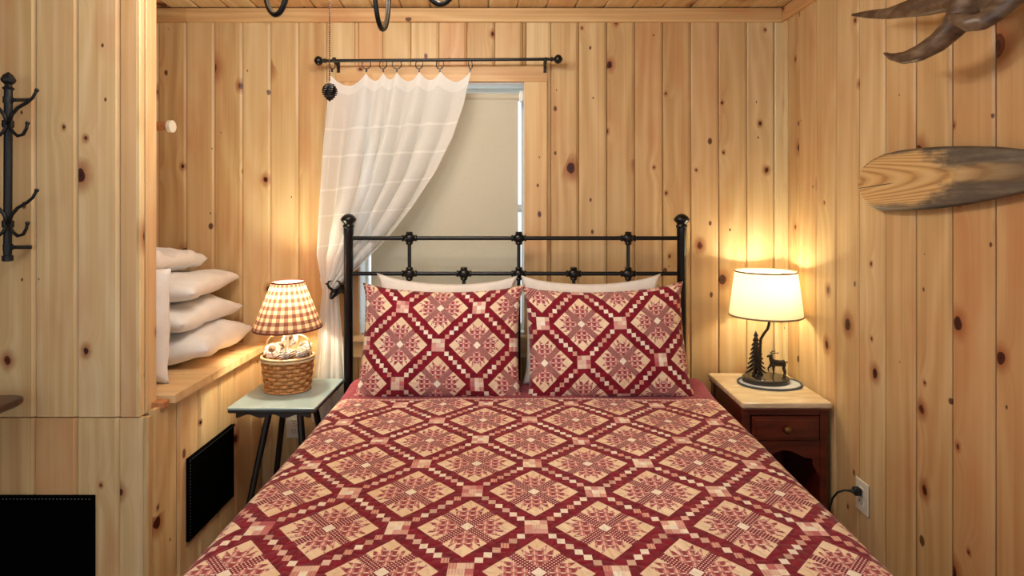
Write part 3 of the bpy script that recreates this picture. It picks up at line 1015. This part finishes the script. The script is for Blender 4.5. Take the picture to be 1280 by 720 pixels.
MB().tube([(0, 0, .33), (.0, .03, .36), (0, .03, .42), (0, 0, .44)], .002, 6).tube([(-.068, 0, .475), (0, 0, .44), (.068, 0, .475)], .0018, 6).build('shade_harp', BRASS, bl)
bulb(bl, (0, 0, .37), .022)
lamp_light('basket_lamp_light', bl, (0, -.0, .41), BASKET_W, .03)

CONEW = T('frosted_pine_cone')
_x, _y, _z = CONEW.sep(CONEW.coord())
_r = (_x * _x + _y * _y).m('SQRT')
CONEW.col(CONEW.mix(C(104, 84, 66), C(236, 232, 222), CONEW.step(_r, .013, .023))); CONEW.set(.7)
CONED = plain('dark_pine_cone', C(52, 36, 26), .55, 0, .5, 60)
spots = [(-.058, -.030, .0, 20, 'front left'), (-.002, -.052, .004, -25, ''), (.058, -.026, .003, 40, ''), (-.045, .035, .006, -60, ''), (.045, .040, .006, 90, ''), (.0, .012, .042, 10, '')]
cone_me = None
for k, (xx, yy, zz, az, _) in enumerate(spots):
    if cone_me is None:
        o = cone_mesh(MB(), .062, .033, 6, 8, thick=.14).build('pine_cone', CONEW.mat); cone_me = o.data
    else:
        o = bpy.data.objects.new('pine_cone', cone_me); COL.objects.link(o)
    o.location = (-1.008 + xx, 2.475 + yy, ZT + BH + .040 + zz)
    o.rotation_euler = (R(random.uniform(-35, 55)), R(random.uniform(-25, 25)), R(az))
    tag(o, 'white-frosted pine cone heaped in the woven basket lamp' if k < 5 else 'white-frosted pine cone on top of the heap in the basket lamp', 'pine cone', 'pine cones in the basket')

# ------------------------------------------------------------------ right nightstand
NZ = .67
ns = thing('nightstand', 'dark red wooden nightstand with one drawer and an arched opening', 'nightstand', (1.105, 2.482, 0))
hx, hy = .186, .205
slab(MB(), hx, hy, NZ - .024, NZ, .012, .006).build('top', NSTOP, ns)
slab(MB(), hx - .004, hy - .004, NZ - .034, NZ - .0245, .012, .003).build('top_moulding', MAHOG, ns)
bx, by = .160, .182
for sx in (-1, 1):
    MB().rbox((sx * bx - .012, -by + .03, .09), (sx * bx + .012, by - .03, NZ - .034), .002).build('side_panel', MAHOG, ns)
    for sy in (-1, 1):
        MB().rbox((sx * bx - .018, sy * (by - .018) - .018, 0), (sx * bx + .018, sy * (by - .018) + .018, NZ - .034), .003).build('leg_post', MAHOG, ns)
MB().box((-bx, by - .03, .09), (bx, by - .018, NZ - .034)).build('back_panel', MAHOG, ns)
fy = -by
MB().rbox((-bx + .018, fy, NZ - .058), (bx - .018, fy + .02, NZ - .034), .002).build('front_rail', MAHOG, ns)
dr = MB().rbox((-bx + .022, fy - .008, .512), (bx - .022, fy + .012, NZ - .060), .004).rbox((-bx + .034, fy - .012, .524), (bx - .034, fy - .006, NZ - .072), .003).build('drawer', MAHOG, ns)
MB().lathe([(.006, 0), (.006, .008), (.015, .012), (.017, .018), (.012, .024), (.003, .026)], n=16).xf(Matrix.Translation((0, fy - .012, .562)) @ Matrix.Rotation(PI / 2, 4, 'X')).build('knob', BRASS, dr, True)
MB().rbox((-bx + .018, fy, .490), (bx - .018, fy + .02, .509), .002).build('front_rail', MAHOG, ns)
arch = [(-bx + .018, .49), (bx - .018, .49), (bx - .018, .36)]
for k in range(25):
    a = k / 24
    xx = (bx - .045) * math.cos(PI * a)
    zz = .40 + .058 * abs(math.sin(PI * a)) ** .55 + .010 * math.cos(a * 4 * PI)
    arch.append((xx, zz))
arch.append((-bx + .018, .36))
fixn(MB().prism(arch, fy + .002, fy + .018).build('arched_apron', MAHOG, ns))
MB().box((-bx, fy + .02, .13), (bx, by - .03, .148)).build('shelf', MAHOG, ns)
MB().rbox((-bx + .018, fy, .09), (bx - .018, fy + .02, .15), .002).build('bottom_rail', MAHOG, ns)

# mat and elk lamp
LX, LY = 1.135, 2.545
mat2 = thing('lamp_mat', 'oval grey felt mat with a dark rim under the elk lamp', 'mat', (LX + .008, LY - .020, NZ))
MB().lathe([(.138, 0), (.138, .003), (.132, .004)], n=48, sy=.74).build('felt', DOILY, mat2)
MB().tube([(.137 * math.cos(2 * PI * k / 60), .137 * math.sin(2 * PI * k / 60) * .74, .004) for k in range(60)], .0055, 6, closed=True).build('rim', DOILY_RIM, mat2, True)

el = thing('elk_lamp', 'table lamp with a cream drum shade, black elk and pine tree figures', 'table lamp', (LX, LY, NZ + .004))
MB().lathe([(.100, 0), (.104, .003), (.104, .018), (.100, .022), (.098, .023)], n=48, sy=.74).build('base', plain('dark_gloss_base', C(64, 58, 52), .16, .1), el, True, angle=30)
bz = .023
pole = [(-.012, .03, bz), (-.012, .03, .150), (-.010, .03, .185), (.004, .022, .215), (.014, .012, .235), (.017, .004, .260), (.017, .0, .345)]
MB().tube(pole, .0062, 10).lathe([(.014, bz), (.012, bz + .008), (.007, bz + .012)], (-.012, .03, 0), 14).build('pole', BRONZE, el, True)
tree = MB()
TX, TY = -.045, .0
tree.tube([(TX, TY, bz), (TX, TY, .10), (TX, TY, .232)], [.0075, .0055, .0012], 8)
lv = 9
for r_ in range(lv):
    f = r_ / (lv - 1)
    z = .215 - .155 * f
    rr = .008 + .037 * f
    for k in range(6):
        a = 2 * PI * k / 6 + (r_ % 2) * .0 
        ca, sa = math.cos(a), math.sin(a) * .45
        p0 = Vector((TX, TY, z + .012)); p1 = Vector((TX + ca * rr * .55, TY + sa * rr * .55, z - .002 - .004 * f)); p2 = Vector((TX + ca * rr, TY + sa * rr, z - .010 - .012 * f)); p3 = p2 + Vector((ca * .003, sa * .003, .004))
        tree.tube([p0, p1, p2, p3], [.0030, .0042, .0036, .001], 6)
        if f > .5: tree.tube([p1, p1 + Vector((ca * .002, .004, -.012))], [.0035, .001], 5)
tree.lathe([(.020, bz), (.012, bz + .006), (.007, bz + .016)], (TX, TY, 0), 10)
tree.build('pine_tree_figure', BRONZE, el, True)
ek = MB()
EX, EY = .042, -.018
e = lambda x, y, z: Vector((EX + x, EY + y, bz + z))
ek.tube([e(.040, 0, .068), (e(.034, 0, .066)), e(.015, 0, .064), e(-.006, 0, .066), e(-.020, 0, .072), e(-.026, 0, .084), e(-.028, 0, .096)], [.006, .0145, .0145, .0155, .0140, .0095, .0075], 10, sx=.75)
ek.tube([e(-.026, 0, .097), e(-.034, 0, .098), e(-.045, 0, .094)], [.0075, .0062, .0040], 8)
for (x0, y0, pts) in ((0, -.006, [(-.017, .060), (-.018, .040), (-.016, .022), (-.018, .004), (-.021, 0)]), (0, .006, [(-.020, .060), (-.030, .047), (-.036, .042), (-.036, .030), (-.033, .026)]),
                      (0, -.006, [(.032, .062), (.026, .042), (.031, .024), (.026, .004), (.022, 0)]), (0, .006, [(.036, .062), (.036, .042), (.043, .024), (.041, .004), (.037, 0)])):
    ek.tube([e(x, y0, z) for x, z in pts], [.0085, .0055, .0034, .0030, .0036], 7)
for s in (-1, 1):
    ek.tube([e(-.026, s * .003, .102), e(-.022, s * .010, .112), e(-.008, s * .016, .114), e(.004, s * .018, .120)], [.0022, .0020, .0018, .0008], 6)
    ek.tube([e(-.025, s * .006, .108), e(-.030, s * .012, .120)], [.0018, .0008], 5)
    ek.tube([e(-.016, s * .013, .113), e(-.014, s * .016, .124)], [.0018, .0008], 5)
    ek.tube([e(-.008, s * .016, .114), e(.002, s * .018, .110)], [.0016, .0008], 5)
    ek.tube([e(-.026, s * .004, .100), e(-.020, s * .012, .100)], [.003, .001], 5)
ek.tube([e(.044, 0, .072), e(.049, 0, .064)], [.004, .002], 6)
eo = ek.build('elk_figure', BRONZE, el, True)
rm = eo.modifiers.new('fuse', 'REMESH'); rm.mode = 'VOXEL'; rm.voxel_size = .0014; rm.use_smooth_shade = True


def linen():
    m = T('cream_linen')
    u, v, _ = m.sep(m.coord('UV'))
    n_ = m.noise(m.comb(u * 700.0, v * 180.0), 1.0, 2)
    c1 = m.mix(C(246, 234, 204), C(232, 216, 180), m.step(n_, .35, .65))
    d = m.new('ShaderNodeBsdfDiffuse'); t = m.new('ShaderNodeBsdfTranslucent')
    m.link(c1, d.inputs[0]); m.link(c1, t.inputs[0])
    x = m.new('ShaderNodeMixShader'); x.inputs[0].default_value = .27
    m.link(d.outputs[0], x.inputs[1]); m.link(t.outputs[0], x.inputs[2])
    m.link(x.outputs[0], m.n['Material Output'].inputs[0])
    return m.mat


shade(el, .160, .134, .302, .500, linen(), plain('brown_shade_binding', C(150, 118, 88), .8), sx=1.0, sy=.88, rimr=.0032)
MB().lathe([(.010, .34), (.016, .35), (.016, .385), (.012, .39)], (.017, 0, 0), 14).tube([(.017, 0, .39), (.047, 0, .41), (.047, 0, .46), (.017, 0, .48)], .002, 6).tube([(-.132, 0, .498), (.017, 0, .48), (.132, 0, .498)], .0018, 6).build('socket', BRASS, el)
bulb(el, (.017, 0, .425), .026)
lamp_light('elk_lamp_light', el, (.017, 0, .43), LAMP_W, .03)


# ------------------------------------------------------------------ outlets
def outlet(label, org, ax, ay, az):
    t = thing('wall_outlet', label, 'outlet'); axes(t, org, ax, ay, az)
    MB().rbox((-.038, 0, -.06), (.038, .006, .06), .003).build('cover_plate', WHITE_PLASTIC, t)
    for z in (-.021, .021):
        s = MB().rbox((-.017, -.002, z - .014), (.017, .002, z + .014), .003).build('socket', WHITE_PLASTIC, t)
        MB().box((-.008, -.0028, z - .002), (-.006, -.0018, z + .007)).box((.006, -.0028, z - .002), (.008, -.0018, z + .006)).box((-.002, -.0028, z - .010), (.002, -.0018, z - .006)).build('slot', DARK, s)
    return t


oc = Vector((XR - .008, 2.095, .386))
outlet('white wall outlet with a black plug beside the nightstand', oc, -Y_, X_, Z_)
outlet('white wall outlet under the grey-green side table', Vector((-1.075, YB - .008, .405)), X_, Y_, Z_)
co_ = oc - Vector((LX, LY, NZ + .004))
MB().rbox((-.030, -.012, .006), (-.004, .012, .034), .004).tube([(-.028, 0, .020), (-.042, .002, .020)], [.008, .005], 8).build('plug', PLUG, el, loc=co_)
MB().tube([(-.040, .002, .020), (-.058, .010, .018), (-.074, .026, .002), (-.082, .045, -.03), (-.086, .060, -.08), (-.086, .08, -.16), (-.08, .12, -.28), (-.075, .2, -.37), (-.07, .4, -.377)], .0038, 8).build('cord', PLUG, el, True, loc=co_)

# ------------------------------------------------------------------ coat rack on the partition
cr = thing('coat_rack', 'black iron wall coat rack with curled hooks on the pine partition', 'coat rack', P(10, 330, YP - .055))
co = Vector(cr.location)
yy = YP - .055
q = lambda x, y, dy=0: P(x, y, yy + dy) - co
MB().tube([q(10.5, 110), q(9.5, 322)], .0115, 12).build('bar', IRON_MATTE, cr, True, angle=40)
top = q(10.5, 110)
MB().lathe([(.013, -.006), (.016, 0), (.011, .004), (.009, .010), (.018, .020), (.020, .028), (.013, .042), (.004, .050), (.001, .052)], top, 8).build('finial', IRON_MATTE, cr)
MB().lathe([(.011, -.012), (.015, -.010), (.015, .006), (.012, .008)], q(9.5, 322), 10).build('end_cap', IRON_MATTE, cr)
for yc in (155, 280):
    MB().lathe([(.014, -.012), (.016, -.010), (.016, .010), (.014, .012)], q(10, yc), 12).build('collar', IRON_MATTE, cr)
    for s in (-1, 1):
        hp = [(10, yc), (15, yc - 12), (22, yc - 20), (34, yc - 27), (41, yc - 33), (46, yc - 42)]
        pts = [q(10 + s * (a - 10), b, -.012 - .012 * k / 5) for k, (a, b) in enumerate(hp)]
        h1 = MB().tube(pts, [.0058, .0055, .0052, .0050, .0046, .0042], 8)
        h1.lathe([(.002, -.006), (.006, -.003), (.0065, .002), (.003, .006)], pts[-1], 10)
        h1.build('coat_hook', IRON_MATTE, cr, True)
        hp = [(10, yc), (16, yc + 10), (22, yc + 15), (29, yc + 13), (33, yc + 6), (34.5, yc - 1)]
        pts = [q(10 + s * (a - 10), b, -.012 - .012 * k / 5) for k, (a, b) in enumerate(hp)]
        h2 = MB().tube(pts, [.0058, .0055, .0052, .0050, .0046, .0042], 8)
        h2.lathe([(.002, -.006), (.006, -.003), (.0065, .002), (.003, .006)], pts[-1], 10)
        h2.build('coat_hook', IRON_MATTE, cr, True)
for yc, x1 in ((125, 38), (309, 40)):
    a = q(10, yc)
    MB().tube([a, q(20, yc), q(x1 - 6, yc, .040), q(x1, yc, .048)], .0065, 8).lathe([(.0135, -.010), (.0135, .010)], a, 12).build('bracket', IRON_MATTE, cr)

# little dark table at the far left
dt = thing('dark_table', 'dark wooden table corner beside the bench front', 'table', (-1.80, 1.66, 0))
BROWNW = mahogany('dark_brown_wood', C(70, 38, 24), C(50, 26, 18))
slab(MB(), .228, .16, .838, .862, .05, .008).build('top', BROWNW, dt)
for sx, sy in ((-1, -1), (1, -1), (-1, 1), (1, 1)):
    MB().tube([(sx * .14 - .05, sy * .10, .838), (sx * .15 - .05, sy * .11, 0)], [.018, .012], 10).build('leg', BROWNW, dt, True)

# ------------------------------------------------------------------ paddle on the right wall
pd_x = XR - .030
pts_top = [(1073, 228), (1074.5, 218), (1079, 209), (1088, 201), (1104, 193), (1125, 188), (1150, 185), (1180, 183), (1215, 182.5), (1250, 183.5), (1280, 186.5)]
pts_bot = [(1073, 228), (1074, 238), (1078, 247), (1086, 256), (1097, 262), (1115, 264), (1145, 263), (1180, 260), (1215, 255), (1250, 248), (1280, 241)]


def on_plane(x, y, X):
    Y = F * X / (x - VX)
    return (Y, H - (y - VY) / F * Y)


pd = thing('canoe_paddle', 'weathered wooden paddle blade mounted flat on the pine wall', 'paddle', (pd_x, 1.6, 1.46))
po = Vector(pd.location)


def resample(pts, Ys):
    o = []
    for Y in Ys:
        for (a, za), (b, zb_) in zip(pts, pts[1:]):
            if b <= Y <= a: o.append(za + (zb_ - za) * (0 if a == b else (a - Y) / (a - b))); break
        else: o.append(pts[-1][1])
    return o


tp_ = [on_plane(x, y, pd_x) for x, y in pts_top]; bt_ = [on_plane(x, y, pd_x) for x, y in pts_bot]
Yt, Ye = tp_[0][0], tp_[-1][0]
n = 40
Ys = [Yt - (Yt - Ye) * (1 - math.cos(PI / 2 * (k / n))) ** 1.0 if k < n else Ye for k in range(n + 1)]
zt, zb2 = resample(tp_, Ys), resample(bt_, Ys)
for Y2, wd in ((1.33, .098), (1.24, .078), (1.14, .056), (1.02, .042), (.86, .036), (.66, .034)):
    Ys.append(Y2); zc = 1.565; zt.append(zc + wd / 2); zb2.append(zc - wd / 2)
pm = MB(); m = 17
for side in (-1, 1):
    for k, Y in enumerate(Ys):
        for j in range(m):
            f = j / (m - 1); s = 2 * f - 1
            z = zb2[k] + (zt[k] - zb2[k]) * f
            wdt = zt[k] - zb2[k]
            th = (.0045 + .010 * max(0, (k - 20)) / 26) * (1 - s * s) ** .5 + (.006 * max(0, 1 - abs(s) / .35) if k > 12 else 0)
            th = min(th, .02)
            pm.v.append((side * th, Y - po.y, z - po.z))
N_ = len(Ys)
for side in (0, 1):
    for k in range(N_ - 1):
        for j in range(m - 1):
            a = side * N_ * m + k * m + j
            fc = (a, a + 1, a + m + 1, a + m)
            pm.f.append(fc if side else fc[::-1])


def paddle_mat():
    m = T('weathered_paddle')
    x, y, z = m.sep(m.coord())
    n1 = m.noise(m.comb(y * 6.0, z * 16.0), 1.0, 5, .65)
    n2 = m.noise(m.comb(y * 2.4, z * 70.0), 1.0, 3)
    zc = (z - .105).abs()
    # bare wood near the tip and along the middle, grey weathering elsewhere
    bare = m.step((y * 1.0) - zc * 1.6 + (n1 - .5) * .42, -.06, .06)
    streak = m.step((zc * 1.0 + (n1 - .5) * .05), .030, .012) * m.step(y, -.35, .1)
    dark_edge = m.step(zc + (n1 - .5) * .05, .075, .097)
    wood = m.ramp(((zc * zc * 5200.0 - y * 46.0 + (n1 - .5) * 2.4).sin() * .5 + .5) * .6 + n2 * .4, [(0.1, C(160, 112, 62)), (.35, C(204, 164, 104)), (.9, C(220, 188, 132))])
    grey = m.ramp(n1 * .6 + n2 * .4, [(.25, C(58, 52, 48)), (.48, C(92, 82, 70)), (.62, C(122, 112, 96)), (.8, C(86, 94, 98))])
    c = m.mix(grey, wood, bare.max(streak * .8))
    c = m.mix(c, C(74, 76, 76), dark_edge * .8)
    crack = m.step((z - .082 + (y - .4) * .06).abs(), .0022, .0008) * m.step(y, .26, .30)
    c = m.mix(c, C(60, 44, 34), crack)
    m.col(c); m.set(.55); m.bump(n2, .2, .003)
    return m.mat


pmo = fixn(pm.build('blade', paddle_mat(), pd, True))
import bmesh
_bm = bmesh.new(); _bm.from_mesh(pmo.data); bmesh.ops.remove_doubles(_bm, verts=_bm.verts, dist=.0006); _bm.to_mesh(pmo.data); _bm.free()
fixn(pmo)
for Y2, zz in ((1.80, 1.56), (1.20, 1.565)):
    MB().tube([(0.004, Y2 - po.y, zz - po.z), (XR - pd_x - .001, Y2 - po.y, zz - po.z)], .012, 10).build('wall_mount', IRON, pd)

# ------------------------------------------------------------------ moose antler
ao = Vector((XR - .01, 1.25, 2.05))
an = thing('moose_antler', 'brown moose antler with pointed tines mounted high on the wall', 'antler', ao)


def A(x, y, X):
    Y = F * X / (x - VX)
    return Vector((X, Y, H - (y - VY) / F * Y)) - ao


am = MB()
XA = 1.13
am.tube([A(1064, 18.5, XA), A(1085, 18, XA), A(1110, 17, XA), A(1135, 11, XA), A(1160, 2, XA + .01), A(1195, -14, XA + .02), A(1230, -34, XA + .03)], [.005, .0135, .018, .026, .040, .058, .066], 12, sx=.75, sy=1.0)
am.tube([A(1104, 66, XA - .02), A(1114, 71, XA - .02), A(1130, 72.5, XA - .015), A(1150, 66, XA - .01), A(1172, 53, XA), A(1190, 36, XA + .01), A(1205, 15, XA + .02), A(1225, -20, XA + .03)], [.004, .011, .019, .025, .029, .033, .042, .055], 12, sx=.8)
am.tube([A(1186, 20, XA - .035), A(1196, 23, XA - .035), A(1212, 29, XA - .03), A(1228, 27, XA - .02), A(1245, 16, XA), A(1265, -2, XA + .02), A(1290, -22, XA + .04)], [.007, .016, .021, .0225, .023, .025, .032], 12, sx=.85)
am.tube([A(1170, -2, XA + .02), A(1200, 0, XA + .02), A(1230, -8, XA + .025), A(1265, -30, XA + .03), A(1300, -60, XA + .04)], [.018, .040, .046, .055, .06], 12, sx=.5)
am.tube([A(1225, -6, XA + .03), A(1260, -28, XA + .04), A(1300, -50, XA + .07), A(1345, -60, XR - .02)], [.04, .05, .045, .04], 12)


def horn():
    m = T('brown_horn')
    x, y, z = m.sep(m.coord())
    n1 = m.noise(m.comb(x * 10.0, y * 14.0 , z * 40.0), 1.0, 4, .6, .6)
    n2 = m.noise(m.coord(), 5.0, 2)
    c = m.ramp(n1 * .65 + n2 * .35, [(.3, C(48, 32, 24)), (.48, C(84, 62, 46)), (.62, C(122, 100, 78)), (.8, C(150, 130, 106))])
    tip = m.step(y, .40, .62)
    c = m.mix(c, C(44, 26, 20), tip * .75)
    m.col(c); m.set(.4, coat=.1); m.bump(n1, .25, .004)
    return m.mat


aob = am.build('palm', horn(), an, True)
rm = aob.modifiers.new('fuse', 'REMESH'); rm.mode = 'VOXEL'; rm.voxel_size = .0045; rm.use_smooth_shade = True
sm_ = aob.modifiers.new('soften', 'SMOOTH'); sm_.factor = .5; sm_.iterations = 6
MB().rbox((-.012, -.17, -.02), (.008, .03, .30), .004).build('mount_plaque', BROWNW, an)

# ------------------------------------------------------------------ chandelier and pull chain
CX, CY, CZ = -.465, 1.5, 2.02
ch = thing('chandelier', 'black iron chandelier with curled arms hanging from the ceiling', 'chandelier', (CX, CY, ZC))
dz = CZ - ZC
MB().lathe([(.008, -.040), (.030, -.030), (.055, -.010), (.060, 0)], n=24).build('canopy', IRON, ch, True)
MB().tube([(0, 0, -.03), (0, 0, dz + .12)], .007, 10).build('stem', IRON, ch, True)
MB().lathe([(.003, dz + .09), (.018, dz + .10), (.026, dz + .13), (.018, dz + .16), (.008, dz + .18)], n=18).build('hub', IRON, ch, True)
GLOW = T('candle_bulb'); GLOW.b.inputs['Emission Color'].default_value = (1, .86, .66, 1); GLOW.b.inputs['Emission Strength'].default_value = 8
for k in range(5):
    a = R(80 + 72 * k)
    ca, sa = math.cos(a), math.sin(a)
    prof = [(.012, .13), (.09, .175), (.160, .165), (.197, .120), (.212, .070), (.230, .028), (.256, .008), (.284, .022), (.302, .060), (.310, .10), (.312, .14)]
    pts = [(r_ * ca, r_ * sa, dz + z) for r_, z in prof]
    # smooth the curve
    sm = []
    for i in range(len(pts) - 1):
        p0, p1, p2, p3 = [Vector(pts[min(max(q_, 0), len(pts) - 1)]) for q_ in (i - 1, i, i + 1, i + 2)]
        for s_ in range(4):
            t = s_ / 4
            sm.append(.5 * ((2 * p1) + (p2 - p0) * t + (2 * p0 - 5 * p1 + 4 * p2 - p3) * t * t + (3 * p1 - p0 - 3 * p2 + p3) * t ** 3))
    sm.append(Vector(pts[-1]))
    arm = MB().tube(sm, .008, 8).build('arm', IRON, ch, True)
    c = (.312 * ca, .312 * sa, dz + .01)
    MB().lathe([(.008, .12), (.030, .135), (.032, .14), (.012, .145)], c, 16).build('drip_cup', IRON, arm, True)
    MB().lathe([(.011, .145), (.011, .215)], c, 12).build('candle_sleeve', COTTON_WARM, arm, True)
    MB().lathe([(.008, .215), (.015, .235), (.013, .255), (.004, .285), (.001, .29)], c, 12).build('candle_bulb', GLOW.mat, arm, True)
    lamp_light('chandelier_light', ch, (c[0], c[1], dz + .25), CHANDELIER_W / 5, .03, (1, .98, .96))

pcx = P(412, 0, 1.7)
pc = thing('pull_chain', 'dark pine cone hanging on a thin ball pull chain', 'pull chain', (pcx.x, 1.7, ZC))
zt_ = H - (104 - VY) / F * 1.7 - ZC
cb = MB()
z = -.012
while z > zt_ + .004:
    cb.lathe([(.0006, -.0028), (.0022, -.0018), (.0027, 0), (.0022, .0018), (.0006, .0028)], (0, 0, z), 6)
    z -= .0066
cb.tube([(0, 0, -.005), (0, 0, zt_)], .0007, 4)
cbo = cb.build('ball_chain', plain('dark_copper', C(64, 40, 34), .4, .5), pc)
MB().lathe([(.004, -.016), (.016, -.008), (.020, 0)], n=14).build('ceiling_rose', IRON, pc, True)
cone_mesh(MB(), .058, .0225, 8, 9, open_=.98).xf(Matrix.Translation((0, 0, zt_ + .002))).build('pine_cone', CONED, pc)
